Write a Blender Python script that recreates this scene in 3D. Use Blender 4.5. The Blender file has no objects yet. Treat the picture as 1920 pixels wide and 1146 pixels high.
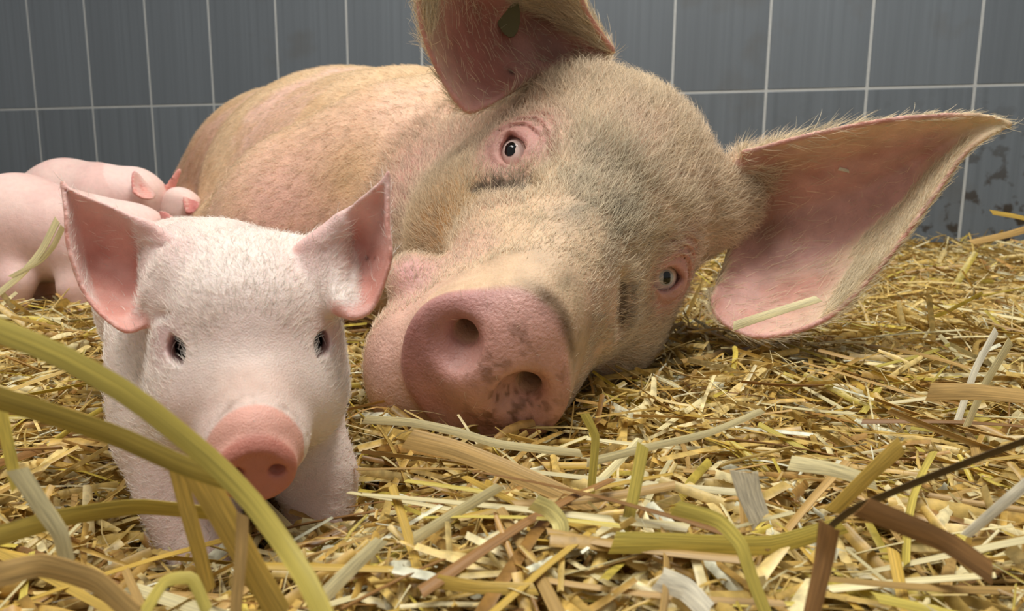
import bpy, math, random
import numpy as np
from mathutils import Matrix, Vector

random.seed(7)
RNG = np.random.default_rng(7)
scene = bpy.context.scene
COL = scene.collection

# ------------------------------------------------------------------ camera
FPX, CX, CY = 1400.0, 960.0, 573.0
PHI, RHO = 0.16862, -0.00596
CAM = np.array([0.0, 0.0, 0.33])
_r = np.array([1.0, 0, 0]); _u = np.array([0, math.sin(PHI), math.cos(PHI)])
FWD = np.array([0, math.cos(PHI), -math.sin(PHI)])
RGT = _r * math.cos(RHO) - _u * math.sin(RHO)
UPV = _u * math.cos(RHO) + _r * math.sin(RHO)
def P(px, py, d):
    return CAM + d * (RGT * (px - CX) / FPX - UPV * (py - CY) / FPX + FWD)
def PZ(px, py, z):
    v = RGT * (px - CX) / FPX - UPV * (py - CY) / FPX + FWD
    return CAM + v * ((z - CAM[2]) / v[2])
cam_data = bpy.data.cameras.new('camera')
cam_data.sensor_width = 36.0
cam_data.lens = FPX / 1920.0 * 36.0
cam_data.clip_start = 0.01
cam_data.dof.use_dof = True
cam_data.dof.focus_distance = 0.52
cam_data.dof.aperture_fstop = 14.0
cam = bpy.data.objects.new('camera', cam_data)
COL.objects.link(cam)
m = Matrix.Identity(4)
for i in range(3):
    m[i][0], m[i][1], m[i][2], m[i][3] = RGT[i], UPV[i], -FWD[i], CAM[i]
cam.matrix_world = m
scene.camera = cam

# ------------------------------------------------------------------ world, lights, exposure
world = bpy.data.worlds.new('barn_air'); scene.world = world
world.use_nodes = True
bg = world.node_tree.nodes['Background']
bg.inputs[0].default_value = (1.0, 0.965, 0.925, 1); bg.inputs[1].default_value = 0.37
def area(name, loc, size, sy, power, col, target):
    l = bpy.data.lights.new(name, 'AREA'); l.shape = 'RECTANGLE'; l.size = size; l.size_y = sy
    l.energy = power; l.color = col
    o = bpy.data.objects.new(name, l); COL.objects.link(o); o.location = loc
    o.rotation_euler = (Vector(target) - Vector(loc)).to_track_quat('-Z', 'Y').to_euler()
    return o
area('ceiling_tube_light', (0.25, 0.75, 2.3), 1.5, 0.3, 42, (1.0, 0.955, 0.88), (0.15, 0.75, 0))
area('ceiling_tube_light', (-0.9, 0.1, 2.3), 1.5, 0.3, 24, (1.0, 0.96, 0.90), (-0.3, 0.6, 0.2))
vs = scene.view_settings
vs.view_transform = 'Standard'; vs.look = 'None'; vs.exposure = 0.0; vs.gamma = 1.0
vs.use_curve_mapping = False

# ------------------------------------------------------------------ helpers
def lin(r, g, b):
    f = lambda c: (c / 255 / 12.92) if c / 255 <= 0.04045 else ((c / 255 + 0.055) / 1.055) ** 2.4
    return np.array([f(r), f(g), f(b)])
def tag(o, label=None, cat=None, group=None, kind=None):
    if label: o['label'] = label
    if cat: o['category'] = cat
    if group: o['group'] = group
    if kind: o['kind'] = kind
    return o
def link(name, data, parent=None):
    o = bpy.data.objects.new(name, data); COL.objects.link(o)
    if parent is not None: o.parent = parent
    return o
def np_mesh(name, V, Q, smooth=True, cols=None, mats=(), sharp=0):
    V = np.ascontiguousarray(V, np.float32); Q = np.ascontiguousarray(Q, np.int32)
    me = bpy.data.meshes.new(name)
    n, k = Q.shape
    me.vertices.add(len(V)); me.vertices.foreach_set('co', V.ravel())
    me.loops.add(n * k); me.loops.foreach_set('vertex_index', Q.ravel())
    me.polygons.add(n)
    me.polygons.foreach_set('loop_start', np.arange(0, n * k, k, dtype=np.int32))
    me.update(calc_edges=True)
    me.polygons.foreach_set('use_smooth', np.full(n, smooth))
    if cols is not None:
        a = me.color_attributes.new('Col', 'FLOAT_COLOR', 'POINT')
        c4 = np.ones((len(V), 4), np.float32); c4[:, :cols.shape[1]] = cols
        a.data.foreach_set('color', c4.ravel())
    for mt in mats: me.materials.append(mt)
    me.validate()
    if sharp: me.set_sharp_from_angle(angle=sharp)
    return me
def vnoise(p, scale, seed=0):
    q = np.asarray(p, np.float64) / scale + 1000.0 + seed * 17.31
    i = np.floor(q).astype(np.int64); f = q - i; f = f * f * (3 - 2 * f)
    out = np.zeros(len(q))
    for dx in (0, 1):
        for dy in (0, 1):
            for dz in (0, 1):
                h = (i[:, 0] + dx) * 73856093 ^ (i[:, 1] + dy) * 19349663 ^ (i[:, 2] + dz) * 83492791
                h = (h ^ (h >> 13)) * 1274126177 & 0x7fffffff
                w = (f[:, 0] if dx else 1 - f[:, 0]) * (f[:, 1] if dy else 1 - f[:, 1]) * (f[:, 2] if dz else 1 - f[:, 2])
                out += w * (h % 100003) / 100003.0
    return out
def fbm(p, scale, seed=0, n=3):
    s = 0; a = 1; t = 0
    for k in range(n):
        s = s + a * vnoise(p, scale / 2 ** k, seed + k); t += a; a *= 0.55
    return s / t
def sstep(a, b, x):
    t = np.clip((x - a) / (b - a), 0, 1); return t * t * (3 - 2 * t)

# ------------------------------------------------------------------ distance field modelling
class Frame:
    def __init__(s, A=None, t=None):
        s.A = np.eye(3) if A is None else np.asarray(A, float)      # columns: local axes in world
        s.t = np.zeros(3) if t is None else np.asarray(t, float)
    def w(s, p): return s.A @ np.asarray(p, float) + s.t
    def loc(s, V): return (np.asarray(V) - s.t) @ s.A
    def d(s, v): return s.A @ np.asarray(v, float)
WORLD = Frame()
def smin(a, b, k):
    h = np.maximum(k - np.abs(a - b), 0) / k
    return np.minimum(a, b) - h * h * k * 0.25
class Field:
    def __init__(s, xs, ys, zs):
        s.c = [np.asarray(v, np.float32) for v in (xs, ys, zs)]
        s.F = np.full([len(v) for v in s.c], 0.25, np.float32)
        s.E = None
    def block(s, c, r):
        sl = []
        for a in range(3):
            i0 = max(0, np.searchsorted(s.c[a], c[a] - r[a]) - 1); i1 = min(len(s.c[a]), np.searchsorted(s.c[a], c[a] + r[a]) + 1)
            if i1 <= i0: return None, None
            sl.append(slice(i0, i1))
        g = (s.c[0][sl[0]][:, None, None], s.c[1][sl[1]][None, :, None], s.c[2][sl[2]][None, None, :])
        return tuple(sl), g
    def apply(s, sl, d, k, op):
        if op == 'add': s.F[sl] = smin(s.F[sl], d, k)
        elif op == 'cut': s.F[sl] = -smin(-s.F[sl], d, k)
    def local(s, T, g):
        X, Y, Z = (g[a] - np.float32(T.t[a]) for a in range(3)); A = T.A.astype(np.float32)
        return [A[0, i] * X + A[1, i] * Y + A[2, i] * Z for i in range(3)]
    def ell(s, T, c, r, k=0.02, op='add', rot=None):
        A = T.A if rot is None else T.A @ rot
        L = Frame(A, T.w(c)); r = np.asarray(r, np.float32)
        R = np.abs(A) @ r + k + 0.01
        sl, g = s.block(L.t, R)
        if sl is None: return
        q = s.local(L, g)
        k0 = np.sqrt((q[0] / r[0]) ** 2 + (q[1] / r[1]) ** 2 + (q[2] / r[2]) ** 2)
        k1 = np.sqrt((q[0] / r[0] ** 2) ** 2 + (q[1] / r[1] ** 2) ** 2 + (q[2] / r[2] ** 2) ** 2) + 1e-6
        s.apply(sl, k0 * (k0 - 1) / k1, k, op)
    def cone(s, T, a, b, ra, rb, k=0.02, op='add'):
        a = T.w(a); b = T.w(b); c = (a + b) / 2; R = np.abs(b - a) / 2 + max(ra, rb) + k + 0.01
        sl, g = s.block(c, R)
        if sl is None: return
        v = (b - a).astype(np.float32); vv = float(v @ v) + 1e-9
        X, Y, Z = (g[i] - np.float32(a[i]) for i in range(3))
        t = np.clip((X * v[0] + Y * v[1] + Z * v[2]) / vv, 0, 1)
        d = np.sqrt((X - t * v[0]) ** 2 + (Y - t * v[1]) ** 2 + (Z - t * v[2]) ** 2) - (ra + (rb - ra) * t)
        s.apply(sl, d, k, op)
    def chain(s, T, pts, k=0.03):
        for (a, ra), (b, rb) in zip(pts[:-1], pts[1:]): s.cone(T, a, b, ra, rb, k)
    def custom(s, T, c, r, fn, k, op):
        sl, g = s.block(T.w(c), np.full(3, r))
        if sl is None: return
        s.apply(sl, fn(*s.local(T, g)), k, op)
    def disp(s, T, c, r, fn):
        sl, g = s.block(T.w(c), np.full(3, r))
        if sl is None: return
        s.F[sl] += fn(*s.local(T, g)).astype(np.float32)
    def sheet(s, S, th, k=0.005, m=3):
        """thin shell: S (N,3) dense samples, th (N,) half thickness"""
        if s.E is None: s.E = np.full(s.F.shape, 0.03, np.float32)
        D = np.full(s.F.shape, 0.03, np.float32).ravel()
        ix = [np.clip(np.searchsorted(s.c[a], S[:, a]), m, len(s.c[a]) - m - 1) for a in range(3)]
        sh = s.F.shape; S32 = S.astype(np.float32); th = th.astype(np.float32)
        for dx in range(-m, m + 1):
            vx = (s.c[0][ix[0] + dx] - S32[:, 0]) ** 2
            for dy in range(-m, m + 1):
                vy = vx + (s.c[1][ix[1] + dy] - S32[:, 1]) ** 2
                for dz in range(-m, m + 1):
                    d = np.sqrt(vy + (s.c[2][ix[2] + dz] - S32[:, 2]) ** 2) - th
                    np.minimum.at(D, ((ix[0] + dx) * sh[1] + ix[1] + dy) * sh[2] + ix[2] + dz, d)
        D = D.reshape(sh)
        s.F = smin(s.F, D, np.float32(k)); s.E = np.minimum(s.E, D)
    def samp(s, arr, V):
        i = [np.clip(np.searchsorted(s.c[a], V[:, a]), 0, len(s.c[a]) - 1) for a in range(3)]
        return arr[i[0], i[1], i[2]]
    def inside(s, V):
        ok = np.ones(len(V), bool)
        for a in range(3): ok &= (V[:, a] > s.c[a][0]) & (V[:, a] < s.c[a][-1])
        return np.where(ok, s.samp(s.F, V), 0.25)
    def hit(s, px, py, d0=0.2, d1=2.4):
        ds = np.arange(d0, d1, 0.0015)
        pts = CAM + ds[:, None] * (RGT * (px - CX) / FPX - UPV * (py - CY) / FPX + FWD)
        v = s.inside(pts); i = np.flatnonzero(v < 0)
        return pts[i[0]] if len(i) else pts[len(pts) // 3]
    def mesh(s):
        F = s.F; S = F < 0
        sh = tuple(n - 1 for n in F.shape)
        cnt = np.zeros(sh, np.uint8)
        for a in (0, 1):
            for b in (0, 1):
                for c in (0, 1): cnt += S[a:sh[0] + a, b:sh[1] + b, c:sh[2] + c]
        act = (cnt > 0) & (cnt < 8)
        i, j, k = np.nonzero(act)
        vid = np.full(sh, -1, np.int32); vid[i, j, k] = np.arange(len(i))
        acc = np.zeros((len(i), 3)); n = np.zeros(len(i))
        cs = [(a, b, c) for a in (0, 1) for b in (0, 1) for c in (0, 1)]
        for p in cs:
            for ax in range(3):
                if p[ax]: continue
                q = list(p); q[ax] = 1
                fa = F[i + p[0], j + p[1], k + p[2]]; fb = F[i + q[0], j + q[1], k + q[2]]
                cr = (fa < 0) != (fb < 0)
                t = np.where(cr, fa / np.where(cr, fa - fb, 1), 0)
                for a, ii in enumerate((i, j, k)):
                    acc[:, a] += cr * (s.c[a][ii + p[a]] * (1 - t) + s.c[a][ii + q[a]] * t)
                n += cr
        V = acc / n[:, None]
        Q = []
        for ax in range(3):
            s0 = [slice(1, -1)] * 3; s1 = [slice(1, -1)] * 3
            s0[ax] = slice(0, -1); s1[ax] = slice(1, None)
            A = S[tuple(s0)]; ch = np.argwhere(A != S[tuple(s1)])
            ins = A[tuple(ch.T)]
            off = np.ones(3, int); off[ax] = 0; ch = ch + off
            b, c = (ax + 1) % 3, (ax + 2) % 3
            qs = []
            for db, dc in ((-1, -1), (0, -1), (0, 0), (-1, 0)):
                e = ch.copy(); e[:, b] += db; e[:, c] += dc; qs.append(vid[e[:, 0], e[:, 1], e[:, 2]])
            q = np.stack(qs, 1); q[~ins] = q[~ins][:, ::-1]
            Q.append(q)
        return V, np.concatenate(Q)
def vnormals(V, Q):
    n = np.cross(V[Q[:, 2]] - V[Q[:, 0]], V[Q[:, 3]] - V[Q[:, 1]])
    N = np.zeros_like(V)
    for a in range(4): np.add.at(N, Q[:, a], n)
    return N / (np.linalg.norm(N, axis=1, keepdims=True) + 1e-12)
def grid_axis(segs):
    out = []
    for a, b, h in segs:
        n = max(1, int(round((b - a) / h))); out += list(np.linspace(a, b, n, endpoint=False))
    return np.array(out + [segs[-1][1]])
def catmull(K, n):
    K = np.asarray(K, float); m = len(K)
    t = np.linspace(0, m - 1, n); i = np.minimum(t.astype(int), m - 2); f = (t - i)[(...,) + (None,) * (K.ndim - 1)]
    p0 = K[np.maximum(i - 1, 0)]; p1 = K[i]; p2 = K[i + 1]; p3 = K[np.minimum(i + 2, m - 1)]
    return 0.5 * (2 * p1 + (p2 - p0) * f + (2 * p0 - 5 * p1 + 4 * p2 - p3) * f * f + (3 * p1 - p0 - 3 * p2 + p3) * f ** 3)
def ear_samples(rows, th0, th1, nt=160, nv=120, ridge=0.0):
    """rows: list of edge A, middle M, edge B world points from base to tip"""
    R = catmull(np.array(rows), nt)                       # nt,3,3
    v = np.linspace(0, 1, nv)[None, :, None]
    A, M, B = R[:, None, 0], R[:, None, 1], R[:, None, 2]
    C = 2 * M - 0.5 * (A + B)
    S = (1 - v) ** 2 * A + 2 * v * (1 - v) * C + v * v * B
    t = np.linspace(0, 1, nt)[:, None] * np.ones((1, nv))
    if ridge:
        wv = v[..., 0] * np.ones((nt, 1))
        S = S + (ridge * np.sin(wv * math.pi * 6.5 + .6) * sstep(.12, .3, t) * (1 - sstep(.55, .85, t)) * sstep(.1, .3, wv) * (1 - sstep(.75, .95, wv)))[..., None] * FWD
    ed = 1 - np.abs(2 * v[..., 0] - 1) ** 3 * 0.35
    th = (th0 + (th1 - th0) * t) * ed
    return S.reshape(-1, 3), th.ravel()

# ------------------------------------------------------------------ material helpers
def mat(name):
    mt = bpy.data.materials.new(name); mt.use_nodes = True
    nt = mt.node_tree; b = nt.nodes['Principled BSDF']
    return mt, nt, b
def node(nt, t, **kw):
    n = nt.nodes.new(t)
    for k, v in kw.items(): setattr(n, k, v)
    return n
def skin_material(name, rough, bump, sss, nscale, hue):
    mt, nt, b = mat(name)
    at = node(nt, 'ShaderNodeAttribute', attribute_name='Col')
    tc = node(nt, 'ShaderNodeTexCoord')
    n1 = node(nt, 'ShaderNodeTexNoise'); n1.inputs['Scale'].default_value = nscale; n1.inputs['Detail'].default_value = 5
    n2 = node(nt, 'ShaderNodeTexNoise'); n2.inputs['Scale'].default_value = nscale * 7; n2.inputs['Detail'].default_value = 4
    for n in (n1, n2): nt.links.new(tc.outputs['Object'], n.inputs['Vector'])
    mr = node(nt, 'ShaderNodeMapRange'); mr.inputs[1].default_value = 0.3; mr.inputs[2].default_value = 0.7
    mr.inputs[3].default_value = 1 - hue; mr.inputs[4].default_value = 1 + hue
    nt.links.new(n1.outputs[0], mr.inputs[0])
    mx = node(nt, 'ShaderNodeVectorMath', operation='SCALE')
    nt.links.new(at.outputs['Color'], mx.inputs[0]); nt.links.new(mr.outputs[0], mx.inputs[3])
    nt.links.new(mx.outputs[0], b.inputs['Base Color'])
    bp = node(nt, 'ShaderNodeBump'); bp.inputs['Strength'].default_value = bump; bp.inputs['Distance'].default_value = 0.002
    ad = node(nt, 'ShaderNodeMath', operation='ADD')
    nt.links.new(n1.outputs[0], ad.inputs[0]); nt.links.new(n2.outputs[0], ad.inputs[1])
    nt.links.new(ad.outputs[0], bp.inputs['Height']); nt.links.new(bp.outputs[0], b.inputs['Normal'])
    rm = node(nt, 'ShaderNodeMath', operation='MULTIPLY'); rm.inputs[1].default_value = rough
    nt.links.new(at.outputs['Alpha'], rm.inputs[0]); nt.links.new(rm.outputs[0], b.inputs['Roughness'])
    b.inputs['Specular IOR Level'].default_value = 0.4
    b.inputs['Subsurface Weight'].default_value = sss
    b.inputs['Subsurface Radius'].default_value = (1.0, 0.36, 0.22)
    b.inputs['Subsurface Scale'].default_value = 0.0045
    return mt
def flat_material(name, col, rough=0.4, coat=0.0):
    mt, nt, b = mat(name)
    n = node(nt, 'ShaderNodeTexNoise'); n.inputs['Scale'].default_value = 260
    mx = node(nt, 'ShaderNodeMixRGB'); mx.inputs[1].default_value = (*(col * 0.85), 1); mx.inputs[2].default_value = (*(col * 1.1), 1)
    nt.links.new(n.outputs[0], mx.inputs[0]); nt.links.new(mx.outputs[0], b.inputs['Base Color'])
    b.inputs['Roughness'].default_value = rough; b.inputs['Coat Weight'].default_value = coat
    return mt
M_SOW = skin_material('sow_skin', 0.52, 0.5, 0.22, 60, .12)
M_PIG = skin_material('piglet_skin', 0.5, 0.3, 0.25, 150, .05)
M_SCL_SOW = flat_material('sow_eye_white', lin(236, 216, 206), 0.12, 0.4)
M_IRIS = flat_material('sow_iris', lin(176, 178, 176), 0.08, 0.6)
M_PUPIL = flat_material('pupil', lin(8, 10, 12), 0.06, 0.0)
M_SCL_PIG = flat_material('piglet_eye_dark', lin(26, 22, 22), 0.06, 0.1)
M_TAG = flat_material('olive_tag', lin(96, 92, 48), 0.5)
def hair_material(name):
    mt, nt, b = mat(name)
    at = node(nt, 'ShaderNodeAttribute', attribute_name='Col')
    nt.links.new(at.outputs['Color'], b.inputs['Base Color'])
    b.inputs['Roughness'].default_value = 0.45
    b.inputs['Specular IOR Level'].default_value = 0.35
    return mt
M_HAIR = hair_material('bristle')

def hairs(name, parent, V, Q, N, dens, dirf, length, rad, colf, count, lift=0.35, seed=1, curl=0.25):
    r = np.random.default_rng(seed)
    n4 = np.cross(V[Q[:, 2]] - V[Q[:, 0]], V[Q[:, 3]] - V[Q[:, 1]])
    area_ = np.linalg.norm(n4, axis=1) * 0.5
    c = V[Q].mean(1)
    w = area_ * dens(c, n4 / (np.linalg.norm(n4, axis=1, keepdims=True) + 1e-12), N[Q[:, 0]])
    f = r.choice(len(Q), count, p=w / w.sum())
    a = r.random((count, 1)); b = r.random((count, 1))
    q = Q[f]
    p = (V[q[:, 0]] * (1 - a) + V[q[:, 1]] * a) * (1 - b) + (V[q[:, 3]] * (1 - a) + V[q[:, 2]] * a) * b
    n = N[q[:, 0]]
    d = dirf(p, n) + r.normal(0, curl, (count, 3))
    d -= n * (d * n).sum(1, keepdims=True); d /= np.linalg.norm(d, axis=1, keepdims=True) + 1e-9
    L = length(p, n)[:, None] * r.uniform(0.55, 1.25, (count, 1))
    lf = lift * r.uniform(0.5, 1.6, (count, 1))
    side = np.cross(n, d) * r.normal(0, 0.25, (count, 1))
    k = 4
    pts = np.zeros((count, k, 3))
    for i in range(k):
        t = i / (k - 1)
        pts[:, i] = p - n * 0.0006 + L * (t * d + lf * (t - 0.45 * t * t) * n + side * t * t)
    cu = bpy.data.hair_curves.new(name)
    cu.add_curves([k] * count)
    cu.attributes['position'].data.foreach_set('vector', pts.astype(np.float32).ravel())
    ra = cu.attributes.new('radius', 'FLOAT', 'POINT')
    rr = (rad * r.uniform(0.7, 1.3, (count, 1)) * np.array([1, 0.9, 0.65, 0.2])[None]).astype(np.float32)
    ra.data.foreach_set('value', rr.ravel())
    ca = cu.attributes.new('Col', 'FLOAT_COLOR', 'CURVE')
    cc = np.ones((count, 4), np.float32); cc[:, :3] = colf(p) * r.uniform(0.62, 1.22, (count, 1))
    ca.data.foreach_set('color', cc.ravel())
    cu.materials.append(M_HAIR)
    return link(name, cu, parent)

def eyeball(parent, center, r, gaze, a_iris, a_pupil, m_white, m_iris, squash=1.0, up=(0, 0, 1)):
    g = np.asarray(gaze, float); g /= np.linalg.norm(g)
    x = np.cross(np.asarray(up, float), g); x /= np.linalg.norm(x); y = np.cross(g, x)
    def cap(name, rr, a0, a1, nr, mt, par, sq=1.0, bulge=0.0):
        nseg = 28; V = []; Q = []
        for i in range(nr + 1):
            th = a0 + (a1 - a0) * i / nr
            for j in range(nseg):
                ph = 2 * math.pi * j / nseg
                s_ = math.sin(th)
                V.append(center + rr * ((math.cos(th) + bulge * (1 - (i / nr) ** 2)) * g + s_ * math.cos(ph) * x * sq + s_ * math.sin(ph) * y))
        for i in range(nr):
            for j in range(nseg):
                k = (j + 1) % nseg; Q.append((i * nseg + j, (i + 1) * nseg + j, (i + 1) * nseg + k, i * nseg + k))
        return link(name, np_mesh(name, np.array(V), np.array(Q), True, None, (mt,)), par)
    e = cap('eye', r, 0.002, math.pi - 0.002, 20, m_white, parent)
    if m_iris is not None:
        cap('iris', r * 1.012, 0.002, a_iris, 6, m_iris, e)
    cap('pupil', r * 1.024, 0.002, a_pupil, 6, M_PUPIL, e, squash)
    return e
def carve_eye(f, T, c, r, out, canth, w, h, lid, k=0.012):
    """lid ball, almond slit and hollow for an eyeball; out/canth are local directions"""
    o = np.asarray(out, float); o /= np.linalg.norm(o)
    a = np.asarray(canth, float); a -= o * (a @ o); a /= np.linalg.norm(a); b = np.cross(o, a)
    E = Frame(T.A @ np.stack([a, b, o], 1), T.w(c))
    f.ell(E, (0, 0, 0), (r + lid,) * 3, k)
    f.custom(E, (0, 0, r), r * 2.2, lambda x, y, z: np.maximum(np.maximum(np.abs(y) - h * (1 - (x / w) ** 2), np.abs(x) - w), -z), 0.0025 * r / 0.0145, 'cut')
    f.ell(E, (0, 0, 0), (r * 0.985,) * 3, 0.001, 'cut')
    return E

# ------------------------------------------------------------------ setting: floor and panelled wall
TH, WD, WC0, WS, SEAM = 0.27855, 2.0, -2.1992, 0.22746, 0.33 + 0.2160
we = np.array([math.cos(TH), -math.sin(TH), 0]); wn = np.array([math.sin(TH), math.cos(TH), 0])
def wall_material():
    mt, nt, b = mat('grey_wall_panel')
    tc = node(nt, 'ShaderNodeTexCoord'); oi = node(nt, 'ShaderNodeObjectInfo')
    mp = node(nt, 'ShaderNodeMapping'); mp.inputs['Scale'].default_value = (90, 90, 1.2)
    nt.links.new(tc.outputs['Object'], mp.inputs['Vector'])
    st = node(nt, 'ShaderNodeTexNoise'); st.inputs['Scale'].default_value = 1.0; st.inputs['Detail'].default_value = 3
    nt.links.new(mp.outputs[0], st.inputs['Vector'])
    ge = node(nt, 'ShaderNodeNewGeometry')
    bl = node(nt, 'ShaderNodeTexNoise'); bl.inputs['Scale'].default_value = 5.0; bl.inputs['Detail'].default_value = 6
    nt.links.new(ge.outputs['Position'], bl.inputs['Vector'])
    r1 = node(nt, 'ShaderNodeValToRGB'); r1.color_ramp.elements[0].position = 0.3; r1.color_ramp.elements[1].position = 0.7
    c0, c1 = lin(92, 100, 107), lin(107, 116, 124)
    r1.color_ramp.elements[0].color = (*c0, 1); r1.color_ramp.elements[1].color = (*c1, 1)
    mixf = node(nt, 'ShaderNodeMath', operation='MULTIPLY_ADD'); mixf.inputs[1].default_value = 0.6; mixf.inputs[2].default_value = 0.2
    nt.links.new(st.outputs[0], mixf.inputs[0])
    nt.links.new(mixf.outputs[0], r1.inputs[0])
    dirt = node(nt, 'ShaderNodeValToRGB'); dirt.color_ramp.elements[0].position = 0.60; dirt.color_ramp.elements[1].position = 0.72
    dirt.color_ramp.elements[0].color = (0, 0, 0, 1); dirt.color_ramp.elements[1].color = (1, 1, 1, 1)
    nt.links.new(bl.outputs[0], dirt.inputs[0])
    # splashed mud: only low on the wall
    sx = node(nt, 'ShaderNodeSeparateXYZ'); nt.links.new(ge.outputs['Position'], sx.inputs[0])
    lo = node(nt, 'ShaderNodeMapRange'); lo.inputs[1].default_value = 0.55; lo.inputs[2].default_value = 0.25
    nt.links.new(sx.outputs[2], lo.inputs[0])
    xr = node(nt, 'ShaderNodeMapRange'); xr.inputs[1].default_value = 0.5; xr.inputs[2].default_value = 1.1
    nt.links.new(sx.outputs[0], xr.inputs[0])
    sp = node(nt, 'ShaderNodeTexNoise'); sp.inputs['Scale'].default_value = 28; sp.inputs['Detail'].default_value = 5
    nt.links.new(ge.outputs['Position'], sp.inputs['Vector'])
    spr = node(nt, 'ShaderNodeMapRange'); spr.inputs[1].default_value = 0.54; spr.inputs[2].default_value = 0.62
    nt.links.new(sp.outputs[0], spr.inputs[0])
    m1 = node(nt, 'ShaderNodeMath', operation='MULTIPLY'); m2 = node(nt, 'ShaderNodeMath', operation='MULTIPLY'); 
    nt.links.new(lo.outputs[0], m1.inputs[0]); nt.links.new(xr.outputs[0], m1.inputs[1])
    nt.links.new(m1.outputs[0], m2.inputs[0]); nt.links.new(spr.outputs[0], m2.inputs[1])
    mx = node(nt, 'ShaderNodeMixRGB'); mx.inputs[2].default_value = (*lin(84, 78, 66), 1)
    md = node(nt, 'ShaderNodeMath', operation='MULTIPLY'); md.inputs[1].default_value = 0.35
    nt.links.new(dirt.outputs[0], md.inputs[0]); nt.links.new(md.outputs[0], mx.inputs[0]); nt.links.new(r1.outputs[0], mx.inputs[1])
    my = node(nt, 'ShaderNodeMixRGB'); my.inputs[2].default_value = (*lin(52, 44, 34), 1)
    nt.links.new(m2.outputs[0], my.inputs[0]); nt.links.new(mx.outputs[0], my.inputs[1])
    vr = node(nt, 'ShaderNodeMapRange'); vr.inputs[3].default_value = 0.93; vr.inputs[4].default_value = 1.06
    nt.links.new(oi.outputs['Random'], vr.inputs[0])
    sc = node(nt, 'ShaderNodeVectorMath', operation='SCALE'); nt.links.new(my.outputs[0], sc.inputs[0]); nt.links.new(vr.outputs[0], sc.inputs[3])
    nt.links.new(sc.outputs[0], b.inputs['Base Color'])
    bp = node(nt, 'ShaderNodeBump'); bp.inputs['Strength'].default_value = 0.25; bp.inputs['Distance'].default_value = 0.002
    nt.links.new(st.outputs[0], bp.inputs['Height']); nt.links.new(bp.outputs[0], b.inputs['Normal'])
    b.inputs['Roughness'].default_value = 0.42
    return mt
M_WALL = wall_material()
M_JOINT = flat_material('pale_joint', lin(176, 180, 180), 0.6)
M_FLOOR = flat_material('concrete', lin(110, 104, 96), 0.8)
def box_mesh(name, lo, hi, bev, mt):
    import bmesh
    bm = bmesh.new(); bmesh.ops.create_cube(bm, size=1.0)
    for v in bm.verts:
        for a in range(3): v.co[a] = lo[a] if v.co[a] < 0 else hi[a]
    if bev: bmesh.ops.bevel(bm, geom=list(bm.edges), offset=bev, segments=1, affect='EDGES')
    me = bpy.data.meshes.new(name); bm.to_mesh(me); bm.free(); me.materials.append(mt)
    return me
wall_rot = math.atan2(we[1], we[0])
NCOL, I0 = 34, -12
wall = link('wall_back', box_mesh('wall_back', (WC0 + I0 * WS, -0.0028, 0.0), (WC0 + (I0 + NCOL) * WS, 0.12, 2.2), 0, M_JOINT))
wall.location = wn * WD; wall.rotation_euler = (0, 0, wall_rot)
tag(wall, 'grey panelled pen wall with pale joints behind the pigs', None, None, 'structure')
pm = box_mesh('panel', (-WS / 2 + 0.0032, -0.004, -0.27), (WS / 2 - 0.0032, 0.006, 0.27), 0.0012, M_WALL)
for rz in range(4):
    for c in range(NCOL):
        p = link('panel', pm, wall)
        p.location = (WC0 + (I0 + c + 0.5) * WS, 0.0, SEAM - 0.273 + rz * 0.546)
fl = link('floor', box_mesh('floor', (-5.2, -1.6, -0.05), (3.2, 3.6, 0.0), 0, M_FLOOR)); tag(fl, 'concrete floor under the straw bedding', None, None, 'structure')

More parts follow.
